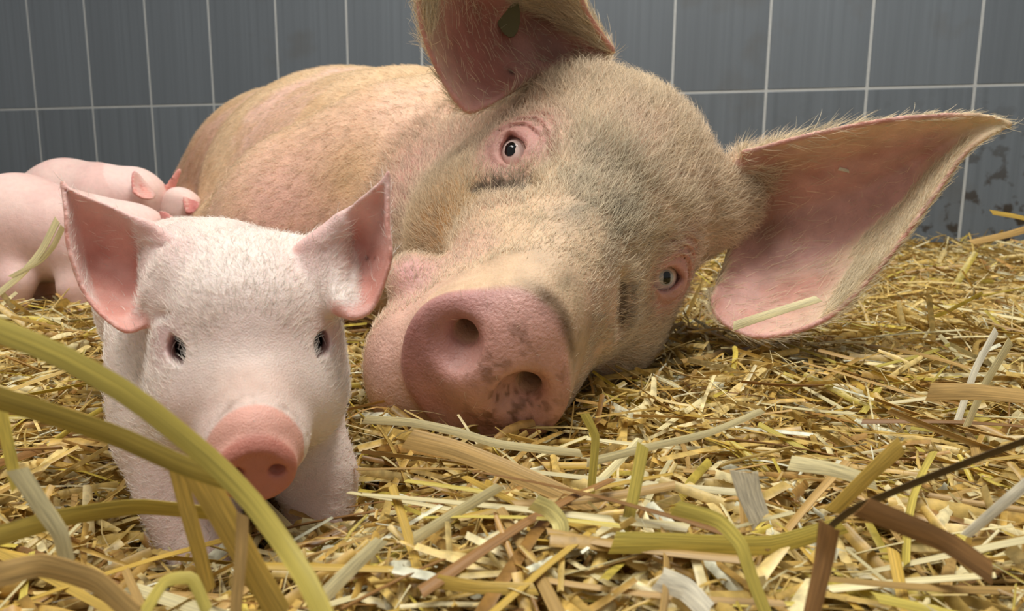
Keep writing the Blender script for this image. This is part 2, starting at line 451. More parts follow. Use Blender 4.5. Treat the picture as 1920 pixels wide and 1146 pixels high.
# ------------------------------------------------------------------ sow
CC = np.stack([RGT, -UPV, FWD], 1)                       # camera (right, down, depth) to world
HEAD_A = np.array([[-0.145, 0.771, 0.62], [0.283, 0.633, -0.721], [-0.948, 0.071, -0.31]])
HEAD = Frame(CC @ HEAD_A, CAM + CC @ np.array([0.0707, -0.0813, 0.6755]))
SEYE = dict(r=0.0160)
SNOUT_C = (.188, 0, -.0895)
EYE_C = (-.0070, .0855, -.0030)
def px(*rows): return [[P(*q) for q in r] for r in rows]
def build_sow():
    f = Field(grid_axis([(-1.02, -0.16, 0.009), (-0.16, 0.50, 0.0025)]),
              grid_axis([(0.40, 0.86, 0.0025), (0.86, 2.22, 0.010)]),
              grid_axis([(-0.02, 0.12, 0.008), (0.12, 0.70, 0.0026)]))
    W = WORLD
    # trunk, rear to front
    f.chain(W, [(P(490, 395, 1.92), .215), (P(560, 375, 1.75), .245), (P(660, 400, 1.45), .258), (P(775, 430, 1.15), .24)], 0.06)
    # hind leg lying forward
    f.chain(W, [(P(430, 430, 1.75), .15), (P(380, 455, 1.55), .08), (P(330, 500, 1.5), .045)], 0.06)
    # udder side
    f.ell(W, P(560, 470, 1.35), (.16, .20, .14), 0.06)
    # shoulder and upper arm
    f.chain(W, [(P(505, 490, 1.10), .120), (P(620, 458, 1.00), .152), (P(765, 380, .965), .15)], 0.018)
    # neck
    f.cone(W, HEAD.w((-.14, 0, -.03)), P(850, 390, 1.02), .135, .17, 0.035)
    f.cone(W, HEAD.w((-.10, -.05, -.10)), P(770, 440, .93), .095, .12, 0.02)
    H = HEAD
    # skull
    f.ell(H, (-.080, 0, .000), (.132, .110, .100), 0.03)
    f.ell(H, (-.125, 0, .045), (.085, .090, .074), 0.05)
    f.ell(H, (-.035, 0, .010), (.072, .076, .050), 0.04)
    # cheeks, jowls
    for s in (-1, 1):
        f.ell(H, (-.060, s * .082, -.080), (.112, .058, .080), 0.03)
        f.ell(H, (-.030, s * .080, -.010), (.036, .030, .034), 0.03)
        f.cone(H, (-.11, s * .075, .050), (-.125, s * (.110 if s > 0 else .09), .075 if s > 0 else .05), .045, .030 if s > 0 else .02, 0.03)
        f.ell(H, (.045, s * .050, -.060), (.070, .034, .042), 0.03)
    f.cone(H, (.11, 0, -.125), (-.09, 0, -.125), .052, .105, 0.04)
    # snout
    f.cone(H, (-.01, 0, -.024), (.168, 0, -.088), .074, .0565, 0.035)
    f.cone(H, (.06, 0, -.008), (.180, 0, -.052), .040, .028, 0.03)
    for s in (-1, 1):
        f.ell(H, (.130, s * .036, -.112), (.062, .036, .048), 0.02)
    f.ell(H, (.125, 0, -.155), (.065, .046, .026), 0.012)
    f.ell(W, P(765, 690, .585), (.034, .045, .052), 0.02)
    f.ell(W, P(775, 520, .60), (.022, .03, .020), 0.02)
    # nose disc
    ca, sa = math.cos(0.10), math.sin(0.10)
    rot = np.array([[ca, 0, sa], [0, 1, 0], [-sa, 0, ca]])
    D = Frame(H.A @ rot, H.w(SNOUT_C))
    def disc(x, y, z):
        zz = z + 0.006
        q = np.sqrt((y / .0560) ** 2 + (zz / np.where(zz > 0, .0470, .0550)) ** 2 + 1e-9)
        rr = (q - 1) * .052
        rim = .0045 * np.exp(-((q - .86) / .10) ** 2) * sstep(-.03, .03, z)
        ax = np.abs(x) - .016 - rim + .006 * q * q
        return np.minimum(np.maximum(rr, ax), 0) + np.sqrt(np.maximum(rr, 0) ** 2 + np.maximum(ax, 0) ** 2) - .006
    f.custom(D, (0, 0, 0), 0.1, disc, 0.007, 'add')
    for s in (-1, 1):
        f.ell(D, (.026, s * .030, .003), (.012, .019, .018), 0.012, 'cut')
        f.cone(D, (.030, s * .0265, .004), (-.034, s * .030, .012), .0098, .0075, 0.009, 'cut')
        f.cone(D, (.028, s * .034, .010), (.030, s * .048, .008), .007, .003, 0.012, 'cut')
    # eyes
    for s in (-1, 1):
        carve_eye(f, H, (EYE_C[0], s * EYE_C[1], EYE_C[2]), SEYE['r'], (.95, .08 if s > 0 else -.22, .25), (.25, -s * .80, -.55), .0190, .0118, .0032)
        E = H.w((0, s * .083, 0))
        f.disp(Frame(H.A, E), (0, 0, 0), 0.06, lambda x, y, z: 0.0024 * np.sin(np.sqrt(x * x + y * y + (1.2 * z) ** 2 + 1e-9) * 2 * math.pi / 0.0095) *
               sstep(.020, .026, np.sqrt(x * x + y * y + z * z)) * (1 - sstep(.036, .060, np.sqrt(x * x + y * y + z * z))) * sstep(-.03, .01, z))
    for a, b in (((893, 358), (990, 348)), ((1168, 530), (1166, 612)), ((1010, 248), (1035, 300)), ((1180, 480), (1255, 445)), ((985, 330), (1010, 352))):
        pa, pb = f.hit(*a), f.hit(*b); big = a[0] in (893, 1168)
        f.cone(W, pa, pb, .0035 if big else .0022, .006 if big else .002, 0.014 if big else .008, 'cut')
    # brow wrinkles / neck folds
    f.cone(W, P(872, 232, .84), P(735, 395, .86), .012, .014, 0.03, 'cut')
    # ears (edge, hollow, edge; base to tip)
    earR = px([(1395, 285, .735), (1385, 430, .80), (1335, 560, .715)],
              [(1420, 280, .730), (1430, 440, .80), (1350, 600, .700)],
              [(1500, 258, .705), (1500, 430, .785), (1425, 632, .685)],
              [(1590, 238, .690), (1600, 400, .765), (1545, 600, .680)],
              [(1690, 222, .680), (1700, 345, .735), (1650, 500, .680)],
              [(1790, 216, .675), (1775, 285, .705), (1745, 375, .680)],
              [(1850, 218, .675), (1832, 245, .688), (1812, 285, .680)],
              [(1893, 231, .675), (1892, 233, .676), (1890, 236, .676)])
    earU = px([(1150, 95, .76), (1040, 125, .80), (945, 178, .72)],
              [(1120, 55, .745), (1010, 90, .80), (905, 200, .700)],
              [(1092, 5, .725), (970, 50, .785), (868, 203, .68)],
              [(1078, -60, .69), (930, 0, .75), (815, 118, .66)],
              [(1050, -140, .655), (890, -80, .70), (786, 20, .635)],
              [(990, -230, .62), (870, -190, .65), (795, -110, .61)],
              [(900, -310, .59), (860, -290, .60), (825, -250, .59)],
              [(860, -340, .58), (858, -342, .58), (856, -344, .58)])
    for e in (earR, earU):
        S, th = ear_samples(e, .0048, .0030, 230, 190, .0032)
        f.sheet(S, th, 0.006, 4)
    # ear root fillets
    f.cone(W, HEAD.w((-.11, .09, .06)), P(1400, 330, .775), .04, .020, 0.025)
    f.cone(W, P(1400, 310, .765), P(1470, 275, .735), .016, .006, 0.015)
    f.cone(W, HEAD.w((-.12, -.07, .06)), P(1115, 105, .81), .030, .016, 0.02)
    f.F = np.maximum(f.F, (0.02 - f.c[2])[None, None, :])
    return f
sowF = build_sow()
V, Q = sowF.mesh(); N = vnormals(V, Q)
def mixc(c, col, w): return c + (np.asarray(col) - c) * np.clip(w, 0, 1)[:, None]
def paint_sow(V, N):
    L = HEAD.loc(V)
    n1 = fbm(V, 0.16, 1); n2 = fbm(V, 0.05, 5); n3 = fbm(V, 0.016, 9)
    def blob(p, r, soft=1.0): return np.exp(-(np.linalg.norm(V - p, axis=1) / r) ** 2)
    def at(x, y, r): return blob(sowF.hit(x, y), r)
    c = np.tile(lin(230, 190, 172), (len(V), 1))
    c = mixc(c, lin(220, 190, 144), sstep(.40, .62, n1) * .75)
    c = mixc(c, lin(204, 166, 118), sstep(.5, .7, n2) * .5)
    hd = 1 - sstep(.17, .30, np.linalg.norm((L - [-.02, 0, -.03]) * [1, 1, 1], axis=1))
    c = mixc(c, lin(212, 182, 150), hd * .85)
    c = mixc(c, lin(214, 172, 154), hd * sstep(.5, .68, n2) * .5)
    c = mixc(c, lin(160, 138, 106), hd * sstep(.54, .72, n3) * .5)
    for x, y, r, col, w in ((600, 330, .12, (228, 180, 168), .7), (450, 300, .16, (208, 170, 132), .6), (520, 400, .07, (218, 170, 154), .8),
                            (340, 340, .18, (176, 126, 92), .9), (660, 330, .05, (200, 166, 100), .5), (790, 300, .035, (200, 144, 134), .9),
                            (740, 370, .035, (194, 134, 128), .9), (850, 250, .03, (184, 140, 120), .7), (480, 260, .12, (212, 168, 136), .6),
                            (840, 395, .04, (200, 148, 84), .9), (770, 440, .04, (194, 144, 82), .9), (880, 360, .022, (160, 124, 70), .6), (700, 620, .05, (190, 150, 96), .9)):
        c = mixc(c, lin(*col), at(x, y, r) * w * (.7 + .6 * n3))
    # ears
    ea = sowF.samp(sowF.E, V); em = 1 - sstep(.002, .006, ea)
    fac = -(N @ FWD)
    inner = em * sstep(.25, .65, fac)
    c = mixc(c, lin(228, 202, 172), em * .85)
    c = mixc(c, mixc(np.tile(lin(212, 164, 156), (len(V), 1)), lin(200, 142, 130), sstep(.4, .65, n2)), inner * .92)
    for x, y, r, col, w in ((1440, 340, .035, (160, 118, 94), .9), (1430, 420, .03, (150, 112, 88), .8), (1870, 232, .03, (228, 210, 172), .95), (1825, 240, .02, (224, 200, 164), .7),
                            (1020, 40, .022, (96, 66, 52), .75), (1040, 100, .02, (130, 92, 76), .6), (880, 100, .07, (168, 104, 92), .8), (890, 30, .06, (168, 104, 92), .8), (957, 137, .005, (40, 25, 20), .9)):  # upper ear inside painted darker and redder, its shade put into the colour
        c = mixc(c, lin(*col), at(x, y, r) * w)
    # eye surrounds
    for s in (-1, 1):
        d = np.linalg.norm(L - [0.0, s * .083, .004], axis=1)
        c = mixc(c, lin(198, 148, 138), (1 - sstep(.028, .060, d)) * .9)
        c = mixc(c, lin(204, 148, 142), (1 - sstep(.016, .024, d)) * .7)
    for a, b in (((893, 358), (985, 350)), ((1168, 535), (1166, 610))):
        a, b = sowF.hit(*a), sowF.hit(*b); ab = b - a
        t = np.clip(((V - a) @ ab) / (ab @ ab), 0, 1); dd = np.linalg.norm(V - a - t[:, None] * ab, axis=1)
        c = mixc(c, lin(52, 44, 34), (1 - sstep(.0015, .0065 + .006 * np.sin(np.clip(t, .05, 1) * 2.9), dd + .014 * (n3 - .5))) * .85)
    # grey mud on the forehead and the bridge
    for x, y, r, w in ((1120, 290, .03, .5), (1160, 390, .035, .7), (1075, 410, .018, .5), (1150, 470, .022, .6), (1060, 520, .03, .25), (1100, 620, .025, .45), (1100, 340, .02, .4), (1190, 330, .03, .35)):
        c = mixc(c, lin(92, 86, 70), at(x, y, r) * w * (0.2 + 1.6 * n3))
    # snout
    Dl = (L - np.array(SNOUT_C)); xd = Dl[:, 0] - .1 * Dl[:, 2]
    q = np.sqrt((Dl[:, 1] / .066) ** 2 + ((Dl[:, 2] + .004) / .060) ** 2)
    face = sstep(.004, .012, xd) * (1 - sstep(1.02, 1.1, q))
    pink = mixc(np.tile(lin(204, 156, 146), (len(V), 1)), lin(184, 130, 122), sstep(.35, .7, n2))
    pink = mixc(pink, lin(204, 156, 138), sstep(-.02, .04, Dl[:, 1]) * .5)
    c = mixc(c, pink, face * .95)
    c = mixc(c, lin(224, 186, 174), at(715, 690, .045) * .85 * (1 - face))
    near = np.exp(-(np.linalg.norm((L - [.14, -.055, -.12]) / [.05, .05, .05], axis=1)) ** 2)
    c = mixc(c, lin(222, 180, 170), near * .8 * (1 - face))
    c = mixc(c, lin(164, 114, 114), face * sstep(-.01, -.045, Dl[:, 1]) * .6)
    c = mixc(c, lin(214, 162, 160), at(770, 510, .018) * .9)
    mud = sstep(.55, .66, fbm(V, .0055, 31, 3))
    for x, y, r, w in ((960, 640, .018, .6), (945, 750, .022, .8), (1000, 780, .02, .6), (920, 700, .014, .5), (1050, 700, .014, .4), (880, 690, .010, .3), (950, 800, .02, .6)):
        c = mixc(c, lin(112, 78, 56), at(x, y, r) * w * mud)
    ang = np.arctan2(Dl[:, 1], Dl[:, 2] + .004)
    band = np.exp(-((xd - .006) / .0065) ** 2) * sstep(.88, .98, q) * sstep(-.5, .0, ang) * (1 - sstep(1.3, 1.8, ang)) * (q < 1.5)
    c = mixc(c, lin(86, 62, 40), band * (.45 + .9 * n3))
    wet = 1 - face * (.25 + .4 * sstep(.45, .6, n2))
    return np.concatenate([np.clip(c, 0.004, 1), wet[:, None]], 1)
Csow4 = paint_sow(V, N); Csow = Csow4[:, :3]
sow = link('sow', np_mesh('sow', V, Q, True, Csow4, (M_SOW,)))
tag(sow, 'large pink and cream sow lying in the straw with her head tilted sideways', 'sow')
# eyes: lower one looks at the camera, upper one rolls aside
r_ = SEYE['r']
for s, gz in ((1, None), (-1, None)):
    ctr = HEAD.w((EYE_C[0], s * EYE_C[1], EYE_C[2]))
    if s == 1: tgt = P(1250, 521, .6745) - ctr
    else: tgt = P(957, 280, .664) - ctr
    eyeball(sow, ctr, r_, tgt, 0.47, 0.36 if s == 1 else 0.44, M_SCL_SOW, M_IRIS if s == 1 else None, 0.82)

# hair
def sow_dens(c, n, nv):
    L = HEAD.loc(c)
    face = (L[:, 0] > .165) & (np.abs(L[:, 1]) < .08)
    ea = sowF.samp(sowF.E, c) < .004
    inner = ea & (-(n @ FWD) > .25)
    hd = np.linalg.norm(L, axis=1) < .26
    w = np.where(hd, 5.0, 1.0)
    w = np.where(c[:, 2] < .14, 0, w); w = np.where((c[:, 1] > 1.5), w * .5, w)
    for s in (-1, 1):
        w = np.where(np.linalg.norm(L - [0, s * .082, .0], axis=1) < .030, w * .12, w)
    w = np.where(ea, 4.0, w); w = np.where(inner, .22, w); w = np.where(ea & (np.abs(n @ FWD) < .35), 9.0, w); w = np.where(face, .05, w)
    away = (n * (c - CAM)).sum(1) > .25 * np.linalg.norm(c - CAM, axis=1)
    return np.where(away, w * .15, w)
def sow_dir(p, n):
    L = HEAD.loc(p)
    hw = (1 - sstep(.2, .32, np.linalg.norm(L, axis=1)))[:, None]
    back = np.stack([-np.ones(len(L)), np.sign(L[:, 1]) * .35 * sstep(0, .1, np.abs(L[:, 1])), .35 - 2.0 * np.clip(-L[:, 2], 0, .2)], 1) @ HEAD.A.T
    body = np.array([-.5, .75, -.45])
    ea = (sowF.samp(sowF.E, p) < .005)[:, None]
    eR = np.where((p[:, 0] > .2)[:, None], np.array([[.85, -.1, .35]]), np.array([[-.6, -.1, .35]]))
    return np.where(ea, eR, hw * back + (1 - hw) * body)
def sow_len(p, n):
    L = HEAD.loc(p); hd = np.linalg.norm(L, axis=1) < .26
    l = np.where(hd, .0165, .012); l = np.where(hd & (L[:, 2] > .05), .024, l)
    l = np.where(L[:, 0] > .10, .008, l)
    for s in (-1, 1): l = np.where(np.linalg.norm(L - [0, s * .082, 0], axis=1) < .04, l * .5, l)
    return l
Cs_tree = (V, Csow)
def nearest_col(p, f, V, C):
    # colour of the closest vertex, through a coarse hash
    h = 0.008; key = lambda X: (np.floor(X / h).astype(np.int64) * np.array([73856093, 19349663, 83492791])).sum(1)
    kv = key(V); o = np.argsort(kv, kind='stable'); kk = kv[o]
    i = np.clip(np.searchsorted(kk, key(p)), 0, len(kk) - 1)
    return C[o[i]]
def sow_hcol(p):
    c = nearest_col(p, None, V, Csow)
    k = (.52 + .42 * (1 - sstep(.05, .20, c.mean(1))))[:, None]
    h = c * k + lin(242, 230, 198) * (1 - k)
    ea = (sowF.samp(sowF.E, p) < .005)[:, None]
    return np.where(ea, lin(240, 226, 194), h)
hairs('hair', sow, V, Q, N, sow_dens, sow_dir, sow_len, .00016, sow_hcol, 130000, .36, 3, .28)
def tag_plate():
    c = sowF.hit(952, 30); n = -FWD
    x = RGT * .9 + UPV * .15; x /= np.linalg.norm(x); y = np.cross(n, x)
    pts = []; k = 14
    for zz in (.001, .003):
        for i in range(k):
            a = 2 * math.pi * i / k
            pts.append(c + n * (zz + .002) + x * .013 * math.cos(a) * (1 + .15 * math.sin(a)) + y * .024 * math.sin(a))
    Vv = pts + [c + n * .003, c + n * .005]
    F = [(i, (i + 1) % k, k + (i + 1) % k, k + i) for i in range(k)]
    F += [(2 * k + 1, k + i, k + (i + 1) % k, k + (i + 1) % k) for i in range(0)]
    me = bpy.data.meshes.new('ear_tag')
    me.from_pydata([tuple(v) for v in Vv], [], F + [tuple(range(k, 2 * k)), tuple(range(k - 1, -1, -1))]); me.materials.append(M_TAG)
    return link('ear_tag', me, sow)
tp = tag_plate(); tp['label'] = 'olive green tag hanging in the upper ear'

# ------------------------------------------------------------------ piglets
PEYE_C = (-.0018, .0285, -.0010); PEYE_R = .0086
def piglet_head(f, H, e=1.0, fine=True):
    """baby pig head in head frame (forward, right, up); e scales"""
    S = lambda *v: tuple(x * e for x in v)
    f.ell(H, S(-.032, 0, .013), S(.056, .0405, .044), .02 * e)
    f.ell(H, S(-.004, 0, .010), S(.030, .036, .028), .02 * e)
    for s in (-1, 1):
        f.ell(H, S(-.012, s * .026, -.026), S(.046, .025, .034), .016 * e)
        f.ell(H, S(-.010, s * .030, .003), S(.014, .012, .014), .012 * e)
    f.cone(H, S(-.005, 0, -.012), S(.056, 0, -.030), .034 * e, .0195 * e, .018 * e)
    f.cone(H, S(.040, 0, -.046), S(-.03, 0, -.046), .0135 * e, .034 * e, .012 * e)
    for s in (-1, 1):
        f.ell(H, S(.045, s * .012, -.036), S(.022, .013, .015), .008 * e)
    ct, st_ = math.cos(.14), math.sin(.14)
    D = Frame(H.A @ np.array([[ct, 0, st_], [0, 1, 0], [-st_, 0, ct]]), H.w(S(.065, 0, -.0385)))
    def disc(x, y, z):
        q = np.sqrt((y / (.0150 * e)) ** 2 + (z / (.0135 * e)) ** 2 + 1e-9)
        rr = (q - 1) * .0155 * e
        rim = .0022 * e * np.exp(-((q - .85) / .16) ** 2) * sstep(-.006 * e, .008 * e, z)
        ax = np.abs(x) - .0075 * e - rim
        return np.minimum(np.maximum(rr, ax), 0) + np.sqrt(np.maximum(rr, 0) ** 2 + np.maximum(ax, 0) ** 2) - .0025 * e
    f.custom(D, (0, 0, 0), .035 * e, disc, .004 * e, 'add')
    for s in (-1, 1):
        f.ell(D, S(.0100, s * .0088, .0002), S(.011, .0037, .0029), .0016 * e, 'cut')
    if fine:
        for a in np.linspace(-1.3, 1.3, 9):
            f.ell(D, (-.0100 * e, .0178 * e * math.sin(a), .0165 * e * math.cos(a)), S(.0013, .0045, .0010), .003 * e, 'cut')
        for s in (-1, 1):
            carve_eye(f, H, (PEYE_C[0] * e, s * PEYE_C[1] * e, PEYE_C[2] * e), PEYE_R * e, (.95, s * .26, .16), (.1, -s * .45, -.85), .0084 * e, .0052 * e, .0018 * e, .006 * e)
            f.cone(H, S(.014, s * .022, .016), S(-.004, s * .042, .015), .002 * e, .002 * e, .006 * e, 'cut')
            f.cone(H, S(.016, s * .024, -.012), S(.002, s * .040, -.012), .0018 * e, .0018 * e, .006 * e, 'cut')
def paint_piglet(f, V, N, H, e, ear_in, seed):
    L = H.loc(V) / e
    n1 = fbm(V, .05, seed); n2 = fbm(V, .015, seed + 4)
    c = np.tile(lin(234, 216, 206), (len(V), 1))
    c = mixc(c, lin(226, 198, 190), sstep(.4, .65, n1) * .7)
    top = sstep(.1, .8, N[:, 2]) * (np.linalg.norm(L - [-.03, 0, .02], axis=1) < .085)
    c = mixc(c, lin(242, 232, 224), top * .7)  # upward faces of the head painted paler, overhead light put into the colour
    if f.E is not None:
        em = 1 - sstep(.0012, .004, f.samp(f.E, V))
        c = mixc(c, lin(234, 198, 190), em * .8)
        inner = em * sstep(-.05, .3, N @ ear_in)
        c = mixc(c, mixc(np.tile(lin(226, 172, 160), (len(V), 1)), lin(214, 148, 134), sstep(.4, .7, n2)), inner * .95)
    for s in (-1, 1):
        d = np.linalg.norm(L - [0.003, s * .0300, .001], axis=1)
        c = mixc(c, lin(204, 164, 164), (1 - sstep(.011, .023, d)) * .75)
        c = mixc(c, lin(110, 84, 84), (1 - sstep(.0068, .0082, d)) * .6)
    br = np.exp(-np.linalg.norm((L - [.042, 0, -.010]) / [.024, .026, .018], axis=1) ** 2)
    c = mixc(c, lin(196, 164, 148), br * (.5 + .7 * n2))
    xt = (L[:, 0] - .065) * .990 - (L[:, 2] + .0385) * .140
    face = sstep(-.0055, -.0035, xt) * (L[:, 2] < .0) * (np.abs(L[:, 1]) < .021) * (L[:, 2] > -.056)
    c = mixc(c, lin(220, 164, 148), face * .95)
    c = mixc(c, lin(176, 104, 88), sstep(.0055, .0085, xt) * face * .8)
    ring = np.exp(-((xt + .0085) / .003) ** 2) * sstep(-.028, -.012, L[:, 2]) * (np.abs(L[:, 1]) < .024)
    c = mixc(c, lin(150, 122, 108), ring * sstep(.35, .75, fbm(V, .004, seed + 7)) * .7)
    return np.clip(c, .004, 1)

# --- foreground piglet
PH_L = np.array([[0, -.0345, 0], [0, .0345, 0], [.074, -.0085, -.034], [.074, .0085, -.034], [-.035, -.045, .045], [-.035, .045, .045]])
PH_I = np.array([[335, 650], [597, 637], [437, 862], [523, 862], [325, 500], [610, 490]], float)
def fit_pose(L, I, q, W):
    def rot(a):
        t = np.linalg.norm(a) + 1e-12; k = a / t; K = np.array([[0, -k[2], k[1]], [k[2], 0, -k[0]], [-k[1], k[0], 0]])
        return np.eye(3) + math.sin(t) * K + (1 - math.cos(t)) * K @ K
    R0 = np.array([[0, 1, 0], [0, 0, -1], [-1, 0, 0.]])
    def res(q):
        X = L @ (rot(q[:3]) @ R0).T + q[3:]
        return ((X[:, :2] / X[:, 2:] * FPX + [CX, CY] - I) * W[:, None]).ravel()
    for _ in range(200):
        r0 = res(q); J = np.array([(res(q + np.eye(6)[k] * 1e-5) - r0) / 1e-5 for k in range(6)]).T
        A = J.T @ J; q = q - np.linalg.solve(A + 1e-3 * np.eye(6) * np.diag(A).mean(), J.T @ r0)
    return Frame(CC @ rot(q[:3]) @ R0, CAM + CC @ q[3:]), q, r0
PHEAD, _q, _res = fit_pose(PH_L, PH_I, np.array([.3, 0, 0, -.13, .02, .38]), np.array([1, 1, 1, 1, .1, .1]))
print('piglet head pose', _q.round(3), np.abs(_res).max().round(1), 'fwd', (CC.T @ PHEAD.A)[:, 0].round(2))
def build_piglet():
    f = Field(grid_axis([(-.34, -.255, .004), (-.255, -.055, .0015), (-.055, 0.02, .004)]),
              grid_axis([(.26, .44, .0015), (.44, .80, .005)]),
              grid_axis([(.10, .17, .003), (.17, .36, .0015)]))
    W = WORLD
    f.chain(W, [(P(300, 600, .69), .056), (P(355, 565, .60), .060), (P(405, 590, .52), .060), (P(415, 690, .465), .056)], .03)
    f.cone(W, P(410, 660, .47), PHEAD.w((-.035, 0, -.01)), .056, .045, .03)
    f.ell(W, P(410, 790, .445), (.052, .05, .05), .03)
    f.chain(W, [(P(345, 830, .43), .030), (P(352, 930, .415), .020), (P(372, 1010, .405), .0145), (P(385, 1070, .395), .0145)], .02)
    f.chain(W, [(P(560, 800, .45), .028), (P(598, 890, .445), .018), (P(600, 950, .44), .0135), (P(600, 1010, .43), .0135)], .02)
    f.chain(W, [(P(240, 640, .68), .038), (P(215, 720, .67), .020), (P(235, 800, .68), .013)], .02)
    f.chain(W, [(P(340, 640, .70), .038), (P(350, 720, .70), .020), (P(350, 800, .70), .013)], .02)
    f.chain(W, [(P(270, 560, .74), .006), (P(255, 530, .755), .004), (P(275, 515, .76), .003)], .01)
    piglet_head(f, PHEAD)
    earL = px([(345, 470, .397), (322, 520, .415), (288, 590, .385)],
              [(322, 448, .394), (292, 520, .412), (268, 612, .38)],
              [(262, 415, .39), (225, 505, .408), (228, 618, .376)],
              [(205, 388, .39), (165, 470, .403), (165, 560, .38)],
              [(160, 370, .386), (138, 415, .392), (130, 470, .379)],
              [(132, 356, .384), (127, 375, .388), (124, 400, .38)],
              [(118, 343, .384), (117, 344, .384), (117, 346, .384)])
    earR = px([(568, 466, .392), (615, 505, .41), (640, 575, .38)],
              [(588, 450, .39), (640, 490, .410), (662, 595, .376)],
              [(630, 415, .392), (680, 470, .410), (700, 575, .382)],
              [(668, 382, .388), (710, 430, .40), (731, 490, .380)],
              [(697, 358, .386), (720, 385, .396), (727, 425, .381)],
              [(716, 340, .385), (724, 352, .388), (728, 375, .383)],
              [(727, 324, .384), (728, 325, .384), (728, 327, .384)])
    for e in (earL, earR):
        S, th = ear_samples(e, .0024, .0014, 170, 140)
        f.sheet(S, th, .003, 3)
    f.chain(W, [(PHEAD.w((-.03, -.030, .032)), .020), (P(318, 500, .405), .011), (P(292, 560, .388), .007)], .014)
    f.cone(W, P(318, 480, .403), P(272, 432, .394), .009, .003, .010)
    f.chain(W, [(PHEAD.w((-.03, .030, .032)), .020), (P(612, 500, .402), .011), (P(640, 565, .386), .006)], .014)
    f.cone(W, P(605, 480, .400), P(640, 425, .392), .010, .004, .010)
    return f
pigF = build_piglet()
pV, pQ = pigF.mesh(); pN = vnormals(pV, pQ)
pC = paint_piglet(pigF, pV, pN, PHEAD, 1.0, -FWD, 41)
for x, y, r in ((690, 485, .0013), (713, 482, .0013), (700, 484, .001)):
    pC = mixc(pC, lin(70, 20, 20), np.exp(-(np.linalg.norm(pV - pigF.hit(x, y), axis=1) / r) ** 2) * .9)
def rim(a, b, r, col, w):
    global pC
    a, b = pigF.hit(*a), pigF.hit(*b); ab = b - a
    t = np.clip(((pV - a) @ ab) / (ab @ ab), 0, 1); dd = np.linalg.norm(pV - a - t[:, None] * ab, axis=1)
    pC = mixc(pC, lin(*col), np.exp(-(dd / r) ** 2) * w)
rim((335, 462), (205, 395), .013, (230, 196, 190), .8); rim((205, 395), (135, 362), .008, (228, 190, 182), .8)
rim((585, 462), (660, 402), .016, (232, 198, 192), .9); rim((660, 402), (716, 350), .010, (232, 200, 194), .9)
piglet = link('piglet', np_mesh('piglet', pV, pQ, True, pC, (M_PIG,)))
tag(piglet, 'white pink piglet in front facing the camera with big upright ears', 'piglet')
for s in (-1, 1):
    ctr = PHEAD.w((PEYE_C[0], s * PEYE_C[1], PEYE_C[2]))
    eyeball(piglet, ctr, PEYE_R, PHEAD.d((.95, s * .25, .05)), .9, .8, M_SCL_PIG, None)
def pig_dens(c, n, nv):
    L = PHEAD.loc(c)
    w = np.ones(len(c)); w = np.where(np.linalg.norm(L - [-.03, 0, .01], axis=1) < .075, 3.0, w)
    ea = pigF.samp(pigF.E, c) < .003
    w = np.where(ea, .8, w); w = np.where(ea & (-(n @ FWD) > .2), .25, w)
    w = np.where(L[:, 0] > .056, .05, w)
    for s in (-1, 1): w = np.where(np.linalg.norm(L - [0.003, s * .0295, 0.002], axis=1) < .0135, .01, w)
    away = (n * (c - CAM)).sum(1) > .2 * np.linalg.norm(c - CAM, axis=1)
    return np.where(away, w * .2, w)
def pig_dir(p, n):
    L = PHEAD.loc(p)
    return np.stack([-np.ones(len(L)), np.sign(L[:, 1]) * .5 * sstep(0, .04, np.abs(L[:, 1])), .5 - 8 * np.clip(-L[:, 2], 0, .1)], 1) @ PHEAD.A.T
hairs('hair', piglet, pV, pQ, pN, pig_dens, pig_dir, lambda p, n: np.where(PHEAD.loc(p)[:, 0] > .03, .0032, .0074), .00009,
      lambda p: np.tile(lin(244, 234, 224), (len(p), 1)), 34000, .28, 5, .2)
def lashes(parent, T, c, r, sgn, n, length, rad, col):
    cu = bpy.data.hair_curves.new('eyelashes'); cu.add_curves([4] * n); pts = []
    for i in range(n):
        u = (i / (n - 1) - .5) * 1.5
        b = np.array([c[0] + r * .80, sgn * c[1] + u * r * .9, c[2] + r * (.80 - .35 * u * u)])
        for t in (0, .33, .66, 1):
            pts.append(T.w(b + length * np.array([.75 * t, sgn * .28 * t + .1 * u * t, .15 * t - .75 * t * t])))
    cu.attributes['position'].data.foreach_set('vector', np.array(pts, np.float32).ravel())
    cu.attributes.new('radius', 'FLOAT', 'POINT').data.foreach_set('value', np.tile(np.array([1, .9, .7, .25], np.float32) * rad, n))
    cu.attributes.new('Col', 'FLOAT_COLOR', 'CURVE').data.foreach_set('color', np.tile(np.array([*col, 1], np.float32), n))
    cu.materials.append(M_HAIR); return link('eyelashes', cu, parent)
for s in (-1, 1): lashes(piglet, PHEAD, PEYE_C, PEYE_R, s, 5, .0075, .00020, lin(240, 234, 226))

